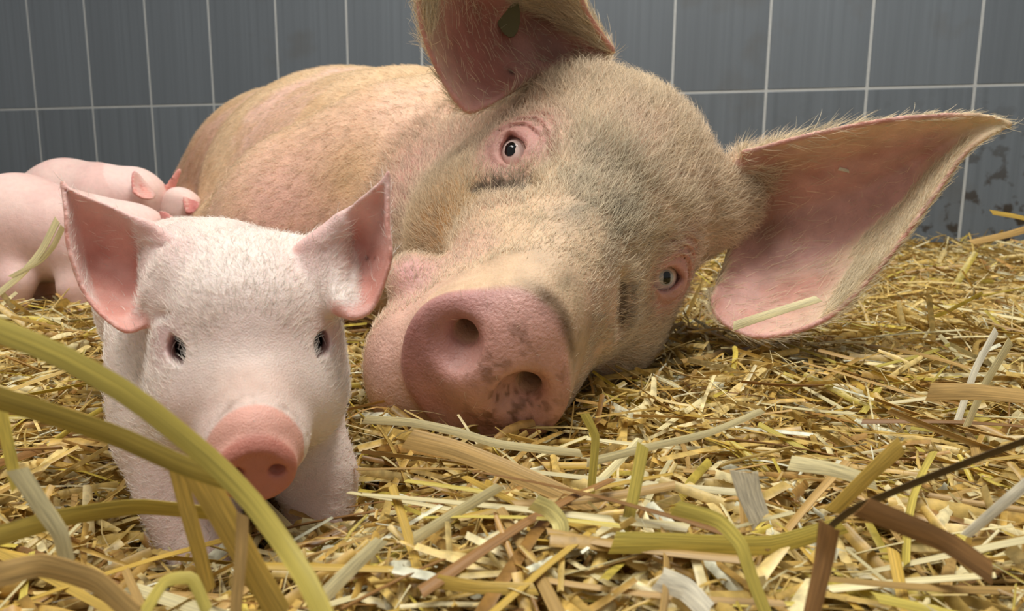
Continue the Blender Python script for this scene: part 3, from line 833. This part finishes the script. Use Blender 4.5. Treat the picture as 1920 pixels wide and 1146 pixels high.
# --- piglets at the udder
def small_pig(name, body, legs, headT, e, ears, label, seed, lo, hi, h=.0032, xmax=9.0):
    f = Field(grid_axis([(lo[0], hi[0], h)]), grid_axis([(lo[1], hi[1], h)]), grid_axis([(lo[2], hi[2], h)]))
    f.chain(WORLD, body, .03)
    for l in legs: f.chain(WORLD, l, .02)
    piglet_head(f, headT, e, False)
    for r in ears:
        S, th = ear_samples(px(*r), .0034, .0026, 90, 70)
        f.sheet(S, th, .004, 2)
    v, q = f.mesh(); n = vnormals(v, q)
    c = paint_piglet(f, v, n, headT, e, -FWD, seed)
    em = 1 - sstep(.0012, .004, f.samp(f.E, v))
    c = c * mixc(np.ones((len(v), 3)), np.array([.93, .80, .80]), np.ones(len(v)))
    c = mixc(c, lin(184, 112, 106), em * sstep(-.1, .3, n @ -FWD) * .9 * (v[:, 0] < xmax))
    o = link(name, np_mesh(name, v, q, True, c, (M_PIG,)))
    tag(o, label, 'piglet', 'piglets suckling behind')
    return o, f
def look_frame(pos, fwd, up):
    F_ = np.asarray(fwd, float); F_ /= np.linalg.norm(F_)
    R_ = np.cross(F_, np.asarray(up, float)); R_ /= np.linalg.norm(R_)
    return Frame(np.stack([F_, R_, np.cross(R_, F_)], 1), pos)
pa, fa = small_pig('piglet', [(P(-60, 440, 1.02), .064), (P(40, 428, 1.00), .066), (P(150, 448, 1.0), .056), (P(215, 450, 1.02), .044), (P(258, 450, 1.03), .034)],
    [[(P(20, 480, .97), .035), (P(30, 530, .95), .018), (P(28, 580, .95), .014)], [(P(150, 490, .97), .028), (P(140, 540, .96), .016), (P(150, 590, .96), .013)],
     [(P(-20, 490, 1.05), .035), (P(70, 540, 1.04), .018), (P(75, 590, 1.04), .014)]],
    look_frame(P(282, 440, 1.04), (.93, .3, -.10), (0.1, 0, 1)), .72,
    [[[(300, 398, 1.02), (306, 408, 1.015), (305, 425, 1.0)], [(312, 400, 1.01), (316, 412, 1.0), (312, 430, .99)], [(328, 412, 1.0), (328, 417, .995), (325, 424, .99)]]],
    'pink piglet at the photo edge, nearest of those suckling, head down', 61, (-.85, .88, .10), (-.40, 1.2, .37))
pb, fb = small_pig('piglet', [(P(60, 400, 1.32), .062), (P(130, 380, 1.28), .068), (P(200, 383, 1.26), .062), (P(250, 378, 1.26), .046)],
    [[(P(80, 430, 1.28), .035), (P(90, 500, 1.26), .018), (P(90, 560, 1.26), .014)], [(P(210, 430, 1.24), .03), (P(205, 480, 1.24), .016), (P(205, 540, 1.24), .013)]],
    look_frame(P(284, 374, 1.27), (.88, .05, -.46), (0.35, -.25, 1)), .74,
    [[[(254, 323, 1.215), (270, 342, 1.225), (290, 366, 1.20)], [(250, 325, 1.185), (266, 346, 1.20), (287, 371, 1.175)], [(248, 340, 1.165), (262, 357, 1.18), (280, 374, 1.16)], [(250, 360, 1.155), (257, 365, 1.155), (264, 371, 1.155)]],
     [[(312, 352, 1.27), (318, 352, 1.275), (324, 356, 1.28)], [(320, 338, 1.27), (326, 338, 1.275), (331, 342, 1.275)], [(334, 318, 1.27), (336, 318, 1.27), (339, 321, 1.27)]]],
    'pink piglet with dark red ear, further back against the wall, suckling', 73, (-1.05, 1.1, .12), (-.46, 1.45, .45), xmax=P(302, 350, 1.25)[0])
pc, fc = small_pig('piglet', [(P(290, 425, 1.36), .052), (P(320, 410, 1.32), .044), (P(342, 396, 1.28), .036)],
    [[(P(300, 440, 1.34), .03), (P(300, 500, 1.34), .016), (P(300, 540, 1.34), .013)]],
    look_frame(P(356, 394, 1.27), (.85, .1, -.5), (0.2, -.2, 1)), .52,
    [[[(346, 370, 1.235), (356, 376, 1.245), (372, 380, 1.23)], [(345, 380, 1.215), (357, 386, 1.23), (371, 388, 1.215)], [(350, 400, 1.21), (355, 400, 1.215), (361, 399, 1.21)]]],
    'pink piglet mostly hidden, only its head and red ear showing at the belly', 83, (-.76, 1.15, .12), (-.44, 1.48, .40))
FIELDS = [sowF, pigF, fa, fb, fc]

# ------------------------------------------------------------------ straw
def hgt(x, y):
    x = np.asarray(x, float); y = np.asarray(y, float)
    p = np.stack([x, y, np.zeros_like(x)], 1)
    h = .158 + .022 * (fbm(p, .22, 51, 3) - .5) * 2 + .020 * (vnoise(p, .06, 53) - .5)
    dp = P(430, 960, .40)
    h = h - .042 * np.exp(-((x - dp[0]) ** 2 / .085 ** 2 + (y - dp[1]) ** 2 / .085 ** 2))
    ds = P(900, 840, .45)
    h = h - .014 * np.exp(-((x - ds[0]) ** 2 / .09 ** 2 + (y - ds[1]) ** 2 / .06 ** 2))
    h = h + .03 * sstep(.9, 1.7, y) * sstep(.1, .6, x)
    return h
def straw_material(name, use_obj):
    mt, nt, b = mat(name)
    tc = node(nt, 'ShaderNodeTexCoord')
    if use_obj:
        src = node(nt, 'ShaderNodeObjectInfo').outputs['Color']
    else:
        src = node(nt, 'ShaderNodeAttribute', attribute_name='Col').outputs['Color']
    n = node(nt, 'ShaderNodeTexNoise'); n.inputs['Scale'].default_value = 1.0; n.inputs['Detail'].default_value = 4
    mp = node(nt, 'ShaderNodeMapping'); mp.inputs['Scale'].default_value = (30, 900, 900) if use_obj else (160, 160, 160)
    if use_obj:
        sa = node(nt, 'ShaderNodeAttribute', attribute_name='st'); oi = node(nt, 'ShaderNodeObjectInfo')
        mp.inputs['Scale'].default_value = (3.0, 7.0, 1.0)
        av = node(nt, 'ShaderNodeVectorMath', operation='ADD'); ml = node(nt, 'ShaderNodeMath', operation='MULTIPLY'); ml.inputs[1].default_value = 37.0
        nt.links.new(oi.outputs['Random'], ml.inputs[0]); nt.links.new(sa.outputs['Vector'], av.inputs[0]); nt.links.new(ml.outputs[0], av.inputs[1])
        nt.links.new(av.outputs[0], mp.inputs['Vector'])
    else:
        nt.links.new(tc.outputs['Object'], mp.inputs['Vector'])
    nt.links.new(mp.outputs[0], n.inputs['Vector'])
    mr = node(nt, 'ShaderNodeMapRange'); mr.inputs[1].default_value = .3; mr.inputs[2].default_value = .7; mr.inputs[3].default_value = .6; mr.inputs[4].default_value = 1.2
    nt.links.new(n.outputs[0], mr.inputs[0])
    sc = node(nt, 'ShaderNodeVectorMath', operation='SCALE'); nt.links.new(src, sc.inputs[0]); nt.links.new(mr.outputs[0], sc.inputs[3])
    nt.links.new(sc.outputs[0], b.inputs['Base Color'])
    b.inputs['Roughness'].default_value = .38; b.inputs['Specular IOR Level'].default_value = .45
    bp = node(nt, 'ShaderNodeBump'); bp.inputs['Strength'].default_value = .3; bp.inputs['Distance'].default_value = .0006
    nt.links.new(n.outputs[0], bp.inputs['Height']); nt.links.new(bp.outputs[0], b.inputs['Normal'])
    tr = node(nt, 'ShaderNodeBsdfTranslucent'); nt.links.new(sc.outputs[0], tr.inputs['Color'])
    ms = node(nt, 'ShaderNodeMixShader'); ms.inputs[0].default_value = .22
    out = nt.nodes['Material Output']
    nt.links.new(b.outputs[0], ms.inputs[1]); nt.links.new(tr.outputs[0], ms.inputs[2]); nt.links.new(ms.outputs[0], out.inputs['Surface'])
    return mt
M_STRAW = straw_material('straw_litter', False)
M_STALK = straw_material('straw_stalk', True)
PAL = np.array([lin(212, 182, 104), lin(200, 166, 88), lin(224, 200, 132), lin(236, 220, 168), lin(178, 144, 76), lin(206, 186, 84), lin(160, 120, 62), lin(244, 236, 206), lin(190, 150, 84)])
PAL = np.minimum(PAL * 1.12, .92)
PW = np.array([.22, .16, .19, .14, .10, .06, .05, .05, .05]); PW = PW / PW.sum()
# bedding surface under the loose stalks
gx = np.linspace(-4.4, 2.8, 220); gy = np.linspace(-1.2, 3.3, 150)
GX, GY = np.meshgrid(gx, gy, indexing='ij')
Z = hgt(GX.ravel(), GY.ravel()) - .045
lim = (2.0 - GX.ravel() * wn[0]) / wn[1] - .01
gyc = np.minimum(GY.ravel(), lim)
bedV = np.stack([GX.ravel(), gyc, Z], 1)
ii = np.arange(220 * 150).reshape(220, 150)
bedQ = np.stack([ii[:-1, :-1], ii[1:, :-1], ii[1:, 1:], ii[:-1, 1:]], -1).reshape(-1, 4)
bedC = PAL[4] * .4 + (PAL[6] * .4 - PAL[4] * .4) * fbm(bedV, .02, 3)[:, None]  # rotted straw brown, darkened further to paint shade into gaps between stalks
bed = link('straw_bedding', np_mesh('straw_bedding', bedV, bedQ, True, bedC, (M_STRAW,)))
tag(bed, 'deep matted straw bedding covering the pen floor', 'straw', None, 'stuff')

def litter(n, seed, l0=.055, w0=.0010, w1=.0030, curv=.12, zlo=-.042, zhi=.014):
    r = np.random.default_rng(seed)
    # area seen by the camera, denser near it
    y = .20 + (2.40 - .20) * r.random(n) ** 1.6
    x = (r.random(n) * 2 - 1) * (.32 + .92 * y)
    ok = (x * wn[0] + y * wn[1] < 1.985); x, y = x[ok], y[ok]; n = len(x)
    L = r.lognormal(math.log(l0), .45, n); L = np.clip(L, .015, .17) * (1 + .1 * y)
    w = r.uniform(w0, w1, n) * (1 + .35 * (r.random(n) < .15)) * (1 + .12 * y)
    yaw = r.uniform(0, 2 * math.pi, n); pit = r.normal(0, .28, n) + np.where(r.random(n) < .07, r.normal(0, .5, n), 0)
    z = hgt(x, y) + r.uniform(zlo, zhi, n)
    d = np.stack([np.cos(yaw) * np.cos(pit), np.sin(yaw) * np.cos(pit), np.sin(pit)], 1)
    side = np.cross(d, np.array([0, 0, 1.])) ; side /= np.linalg.norm(side, axis=1, keepdims=True)
    up = np.cross(side, d); ro = r.normal(0, .7, n)[:, None]
    s2 = side * np.cos(ro) + up * np.sin(ro); u2 = np.cross(s2, d)
    c0 = np.stack([x, y, z], 1)
    bend = r.normal(0, curv, (n, 1)); kink = r.normal(0, curv, (n, 1)) * (r.random((n, 1)) < .5)
    ts = np.array([-.5, -.17, .17, .5])
    ctr = np.stack([c0 + L[:, None] * (t * d + bend * (.25 - t * t) * u2 + kink * max(t, 0) * s2 * 2 - up * .12 * t * t) for t in ts], 1)   # n,4,3
    # keep straw off the animals and the wall
    bad = np.zeros(n, bool)
    for f in FIELDS:
        for t in range(4): bad |= f.inside(ctr[:, t]) < -.002
        bad |= f.inside((ctr[:, 1] + ctr[:, 2]) / 2) < -.002
    bad |= ((ctr[:, :, 0] * wn[0] + ctr[:, :, 1] * wn[1]) > 1.99).any(1)
    # leave the view clear right at the lens
    bad |= (np.linalg.norm(ctr - CAM, axis=2) < .19).any(1)
    hz = np.stack([ctr[:, t, 2] - hgt(ctr[:, t, 0], ctr[:, t, 1]) for t in (0, 3)], 1).max(1)
    bad |= (hz > .024) & (y < .75)
    k = ~bad; ctr, s2, u2, w = ctr[k], s2[k], u2[k], w[k]; n = len(w)
    vault = r.uniform(.15, .9, (n, 1)) * w[:, None]
    V = np.zeros((n, 4, 3, 3))
    for t in range(4):
        wt = w[:, None] * (1, 1, 1, .8)[t]
        V[:, t, 0] = ctr[:, t] - s2 * wt; V[:, t, 1] = ctr[:, t] + u2 * vault; V[:, t, 2] = ctr[:, t] + s2 * wt
    base = (np.arange(n) * 12)[:, None, None]
    q = []
    for t in range(3):
        for a in range(2): q.append([t * 3 + a, t * 3 + a + 1, (t + 1) * 3 + a + 1, (t + 1) * 3 + a])
    Qs = (base + np.array(q)[None]).reshape(-1, 4)
    col = PAL[r.choice(len(PAL), n, p=PW)] * r.uniform(.75, 1.15, (n, 1))
    Cs = np.repeat(col, 12, 0)
    return V.reshape(-1, 3), Qs, Cs
lv, lq, lc = litter(62000, 11, .055, .0007, .0032)
for args in ((48000, 12, .038, .0003, .0009, .30, -.03, .014),):
    v2, q2, c2 = litter(*args); lq = np.concatenate([lq, q2 + len(lv)]); lv = np.concatenate([lv, v2]); lc = np.concatenate([lc, c2 * .9])
lit = link('straw_litter', np_mesh('straw_litter', lv, lq, True, lc, (M_STRAW,)))
tag(lit, 'loose golden straw scattered thickly over the pen floor', 'straw', None, 'stuff')

def stalk_mesh(name, pts, w, hollow=.55, seg=16, taper=.85, twist=0.0, normal=None):
    """gutter-shaped straw blade along world points; width w metres, with thickness"""
    K = np.array(pts, float); C = catmull(K, seg)
    ti = np.linspace(0, len(K) - 1, seg); C = .45 * C + .55 * np.stack([np.interp(ti, np.arange(len(K)), K[:, a]) for a in range(3)], 1)
    T = np.gradient(C, axis=0); T /= np.linalg.norm(T, axis=1, keepdims=True)
    nrm = np.array([0, -.4, 1.0]) if normal is None else np.asarray(normal, float)
    V = []; ang = np.linspace(-1, 1, 5)
    for i in range(seg):
        s = np.cross(T[i], nrm); s /= np.linalg.norm(s) + 1e-9; u = np.cross(s, T[i])
        a = twist * (i / (seg - 1) - .5); s, u = s * math.cos(a) + u * math.sin(a), u * math.cos(a) - s * math.sin(a)
        ww = w * .5 * (1 - (1 - taper) * i / (seg - 1)) 
        for side in (1, -1):
            for g in (ang if side == 1 else ang[::-1]):
                sl = (.55 if i == seg - 1 else -.4 if i == 0 else 0) * g * ww
                V.append(C[i] + T[i] * sl + s * ww * g + u * ww * (hollow * (1 - g * g) + (.06 if side == 1 else -.05)))
    k = 10; Q = []
    for i in range(seg - 1):
        for j in range(k):
            j2 = (j + 1) % k; Q.append((i * k + j, i * k + j2, (i + 1) * k + j2, (i + 1) * k + j))
    for e in (0, seg - 1):
        for j in range(4):
            a, b, c, d = e * k + j, e * k + j + 1, e * k + 8 - j, e * k + 9 - j
            Q.append((a, b, c, d) if e else (d, c, b, a))
    return np.array(V), np.array(Q)
def grain(me, seg):
    a = me.attributes.new('st', 'FLOAT_VECTOR', 'POINT'); g = np.zeros((seg, 10, 3), np.float32)
    g[..., 0] = np.linspace(0, 1, seg)[:, None]; g[..., 1] = np.array([-1, -.5, 0, .5, 1, 1, .5, 0, -.5, -1])[None]
    a.data.foreach_set('vector', g.ravel()); return me
def stalk(name, pts, w, col, label, group, **kw):
    v, q = stalk_mesh(name, pts, w, **kw)
    o0 = np.array(pts[0], float); d = np.array(pts[-1], float) - o0; L = np.linalg.norm(d); d /= L
    s = np.cross(d, [0, 0, 1.0]); s /= np.linalg.norm(s); u = np.cross(s, d)
    A = np.stack([d, s, u], 1); mid = o0
    o = link(name, grain(np_mesh(name, (v - mid) @ A, q, True, None, (M_STALK,), .5), len(v) // 10))
    M4 = Matrix.Identity(4)
    for i in range(3):
        for j in range(3): M4[i][j] = A[i, j]
        M4[i][3] = mid[i]
    o.matrix_world = M4
    o.color = (*col, 1)
    tag(o, label, 'straw', group); return o
def G(x, y, dz=.012):           # point lying on the straw under this view ray
    p = PZ(x, y, .165)
    for _ in range(3):
        p = PZ(x, y, float(hgt([p[0]], [p[1]])[0]) + dz)
    return p
YG, TAN, CRM, BRN, OLV, WHT, GLD, DRK = lin(218, 200, 98), lin(206, 170, 104), lin(238, 226, 174), lin(160, 118, 68), lin(196, 172, 78), lin(246, 240, 216), lin(210, 176, 82), lin(96, 76, 46)
HG = 'straw stalks standing out of the bedding'
HERO = [
 ([(-40, 605, .20), (110, 665, .205), (250, 745, .21), (395, 862, .215), (470, 938, .215), (535, 1025, .21), (582, 1100, .20), (640, 1230, .19)], 44, YG, 'long yellow-green blade crossing in front of the piglet snout, topmost of the crossing pair'),
 ([(-40, 735, .215), (90, 775, .22), (220, 818, .225), (340, 872, .225), (410, 896, .223), (455, 908, .222)], 42, OLV, 'olive blade running from the photo edge below the topmost crossing blade'),
 ([(330, 870, .25), (350, 950, .25), (372, 1030, .25), (392, 1110, .25)], 30, GLD, 'narrow golden blade hanging straight down under the piglet chin'),
 ([(370, 885, .235), (420, 970, .235), (470, 1060, .235), (530, 1160, .235)], 52, GLD, 'broad golden blade slanting down below the piglet snout'),
 ([(455, 965, .225), (452, 1040, .222), (440, 1160, .218)], 30, TAN, 'short tan stub standing upright at the bottom under the piglet'),
 ([(-20, 1010, .26), (120, 970, .27), (260, 950, .28), (420, 965, .29)], 36, OLV, 'olive stalk lying flat under the piglet chest'),
 ([(0, 760, .26), (14, 830, .26), (32, 915, .26)], 30, YG * 1.25, 'bright yellow split blade at the photo edge beside the piglet'),
 ([(32, 880, .24), (75, 945, .24), (112, 1000, .24), (128, 1060, .24)], 34, CRM * .9, 'pale bent blade low beside the piglet leg'),
 ([(683, 787, .43), (770, 792, .425), (850, 808, .42), (930, 832, .42), (1010, 842, .42), (1090, 850, .42)], 17, CRM, 'cream stalk lying right under the sow snout'),
 ([(765, 822, .37), (850, 843, .365), (960, 885, .36), (1080, 938, .355), (1200, 1000, .35)], 40, TAN, 'thick tan stalk slanting away below the sow snout'),
 ([(1096, 776, .36), (1116, 818, .36), (1114, 860, .36), (1106, 940, .36)], 17, YG, 'thin upright bent yellow blade beside the sow snout'),
 ([(1206, 835, .33), (1190, 920, .325), (1172, 1000, .32), (1155, 1110, .31)], 24, YG, 'upright yellow blade in front of the sow lower cheek'),
 ([(1148, 1018, .29), (1230, 1018, .29), (1330, 1022, .29), (1450, 1022, .295), (1580, 985, .30)], 40, YG * 1.1, 'broad flat yellow ribbon lying crosswise in the centre foreground'),
 ([(1265, 952, .27), (1345, 975, .268), (1388, 1020, .265), (1410, 1085, .262), (1448, 1180, .258)], 30, YG, 'yellow blade bent sharply down over the flat ribbon'),
 ([(1000, 942, .31), (1030, 955, .308), (1052, 985, .305), (1045, 1045, .30), (1030, 1110, .295)], 34, CRM * [1, 1, .7], 'pale yellow folded leaf hanging down in the centre foreground'),
 ([(1960, 812, .25), (1820, 865, .26), (1700, 912, .265), (1600, 955, .27), (1555, 990, .27), (1543, 1040, .265)], 20, DRK, 'dark dry stalk slanting in from the photo edge over the straw'),
 ([(1615, 950, .24), (1700, 985, .24), (1780, 1020, .24), (1860, 1075, .235)], 44, BRN, 'brown broken leaf below the dark dry stalk'),
 ([(1555, 985, .235), (1545, 1050, .235), (1520, 1160, .23)], 40, BRN * 1.1, 'brown leaf hanging down at the bent end of the dark stalk'),
 ([(1740, 735, .40), (1830, 735, .395), (1960, 748, .39)], 34, TAN, 'broad tan stalk at the photo edge above the dark stalk'),
 ([(1868, 620, .55), (1830, 690, .54), (1795, 790, .53)], 14, WHT, 'whitish stalk leaning against the straw under the big ear'),
 ([(1895, 640, .50), (1850, 715, .50), (1812, 800, .50)], 16, CRM, 'cream stalk leaning beside the whitish one'),
 ([(108, 412, .82), (78, 470, .82), (40, 515, .82), (-15, 560, .82)], 16, CRM, 'pale stalk poking up before the suckling piglets'),
 ([(118, 425, .82), (100, 462, .82), (75, 490, .82), (20, 520, .81)], 10, CRM, 'thin bent pale stalk beside the one before the suckling piglets'),
 ([(1375, 612, .62), (1440, 590, .61), (1535, 560, .60)], 18, CRM * .95, 'pale stalk lying across the lower edge of the big ear'),
 ([(610, 1115, .27), (660, 1065, .275), (716, 1012, .28)], 28, CRM, 'short cream stalk in the foreground below the olive one'),
 ([(1940, 895, .28), (1880, 945, .28), (1810, 1005, .28)], 22, WHT, 'white stalk slanting at the photo edge below the dark stalk'),
 ([(1100, 868, .37), (1220, 838, .40), (1330, 812, .42), (1430, 770, .44)], 15, CRM * .95, 'long thin cream stalk running towards the ear from the snout'),
 ([(1945, 415, 1.20), (1900, 405, 1.2), (1858, 398, 1.2)], 12, GLD, 'golden stalk sticking up near the wall at the photo edge'),
 ([(1940, 425, 1.1), (1890, 440, 1.1), (1820, 455, 1.1)], 14, TAN, 'tan stalk near the wall below the golden one'),
 ([(1690, 835, .30), (1640, 880, .30), (1560, 960, .30)], 30, GLD, 'golden leaf lying under the dark dry stalk'),
 ([(150, 700, .40), (210, 720, .40), (300, 760, .40)], 16, TAN, 'tan stalk beside the flank of the front piglet'),
 ([(-10, 1080, .22), (80, 1060, .225), (180, 1090, .225), (260, 1160, .22)], 46, TAN, 'broad tan leaf curling in the bottom corner below the piglet'),
 ([(270, 1150, .22), (310, 1090, .225), (360, 1085, .225), (390, 1150, .22)], 26, YG, 'yellow blade folded into an arch at the bottom edge'),
 ([(1395, 885, .31), (1405, 925, .31), (1425, 975, .31)], 50, WHT, 'broad white husk lying above the flat yellow ribbon'),
 ([(1480, 868, .33), (1560, 880, .33), (1640, 905, .33)], 30, CRM, 'pale wide stalk lying behind the dark dry stalk'),
 ([(1235, 1085, .26), (1285, 1105, .26), (1330, 1150, .255)], 46, WHT, 'whitish husk at the bottom edge in the middle'),
 ([(815, 1090, .27), (900, 1102, .27), (1005, 1105, .27)], 26, GLD, 'golden flat stalk at the bottom edge before the folded leaf'),
 ([(775, 1012, .31), (850, 965, .32), (938, 912, .33)], 22, CRM, 'cream stalk slanting up towards the sow snout from the foreground'),
]
fl_a, fl_b = sowF.hit(1571, 317) - FWD * .002, sowF.hit(1590, 322) - FWD * .002
stalk('straw_fleck', [fl_a, (fl_a + fl_b) / 2 - FWD * .001, fl_b], .0035, WHT, 'tiny white straw fleck stuck inside the big ear', HG, hollow=.2, normal=-FWD, seg=6)
for pts, wpx, col, lab in HERO:
    d = np.mean([p[2] for p in pts])
    nv = -FWD + UPV * .25
    stalk('straw_stalk', [P(*p) for p in pts], wpx * d / FPX, col, lab, HG, hollow=.14, normal=nv + np.array([random.gauss(0, .25), 0, random.gauss(0, .25)]), seg=20, twist=random.gauss(0, .3))
# other loose stalks lying on top, largest in view
KINDS = [(CRM, 'pale cream straw stalk lying loose', 'pale cream stalks'), (GLD, 'golden straw stalk lying loose', 'golden stalks'),
         (TAN, 'dull tan straw stalk lying loose', 'tan stalks'), (YG, 'yellow-green straw blade lying loose', 'yellow-green blades'),
         (BRN, 'brown withered straw blade lying loose', 'brown blades')]
variants = []
for i in range(14):
    L = random.uniform(.06, .15); b = random.uniform(-.10, .10); kx = random.uniform(-.12, .12)
    pts = [np.array([t * L, kx * L * (max(0, t) ** 1.5), b * L * (.25 - t * t)]) for t in (-.5, -.25, 0, .25, .5)]
    v, q = stalk_mesh('straw_stalk', pts, random.uniform(.0032, .0062), hollow=random.uniform(.05, .35), seg=9, taper=random.uniform(.6, 1), twist=random.uniform(-.8, .8), normal=(0, 0, 1))
    variants.append((grain(np_mesh('straw_stalk', v, q, True, None, (M_STALK,), .5), 9), L))
made = 0; tries = 0
while made < 264 and tries < 5000:
    tries += 1
    sx, sy = random.uniform(-60, 1980), 1250 - (1250 - 560) * random.random() ** .8
    p = PZ(sx, sy, .165)
    if p[1] > 1.6: continue
    p[2] = float(hgt([p[0]], [p[1]])[0]) + random.uniform(.006, .020)
    me, L = random.choice(variants)
    yaw = random.uniform(0, 6.283); pit = random.gauss(0, .13) + (random.gauss(0, .3) if random.random() < .10 and sy > 950 else 0)
    d = np.array([math.cos(yaw) * math.cos(pit), math.sin(yaw) * math.cos(pit), math.sin(pit)])
    ends = np.array([p + d * L * t for t in np.linspace(-.5, .5, 9)])
    if any((f.inside(ends) < .002).any() for f in FIELDS): continue
    if (np.linalg.norm(ends - CAM, axis=1) < .21).any(): continue
    ec = (ends - CAM) @ CC; eu = ec[:, 0] / ec[:, 2] * FPX + CX; ev = ec[:, 1] / ec[:, 2] * FPX + CY
    if ((eu > 690) & (eu < 1110) & (ev < 818)).any() or ((eu > 270) & (eu < 640) & (ev < 920)).any(): continue
    if (ends[:, 2] - hgt(ends[:, 0], ends[:, 1])).max() > .035: continue
    o = link('straw_stalk', me)
    o.location = p; o.rotation_euler = (random.gauss(0, .5), -pit, yaw)
    k = random.choices(range(5), (.28, .26, .24, .13, .09))[0]
    c = KINDS[k][0] * random.uniform(.8, 1.12)
    o.color = (*c, 1)
    place = ('beside the front piglet' if sx < 640 and sy < 880 else 'in the near corner below the front piglet' if sx < 640 else
             'on the bedding under the sow snout' if sx < 1150 and sy < 900 else 'in the middle foreground' if sx < 1250 else
             'on the bedding below the big ear' if sy < 800 else 'in the foreground near the dark dry stalk')
    tag(o, KINDS[k][1] + ' ' + place, 'straw', KINDS[k][2] + ' ' + place); made += 1
print('stalks', made, 'tris', sum(len(me.polygons) for me in bpy.data.meshes) * 2)
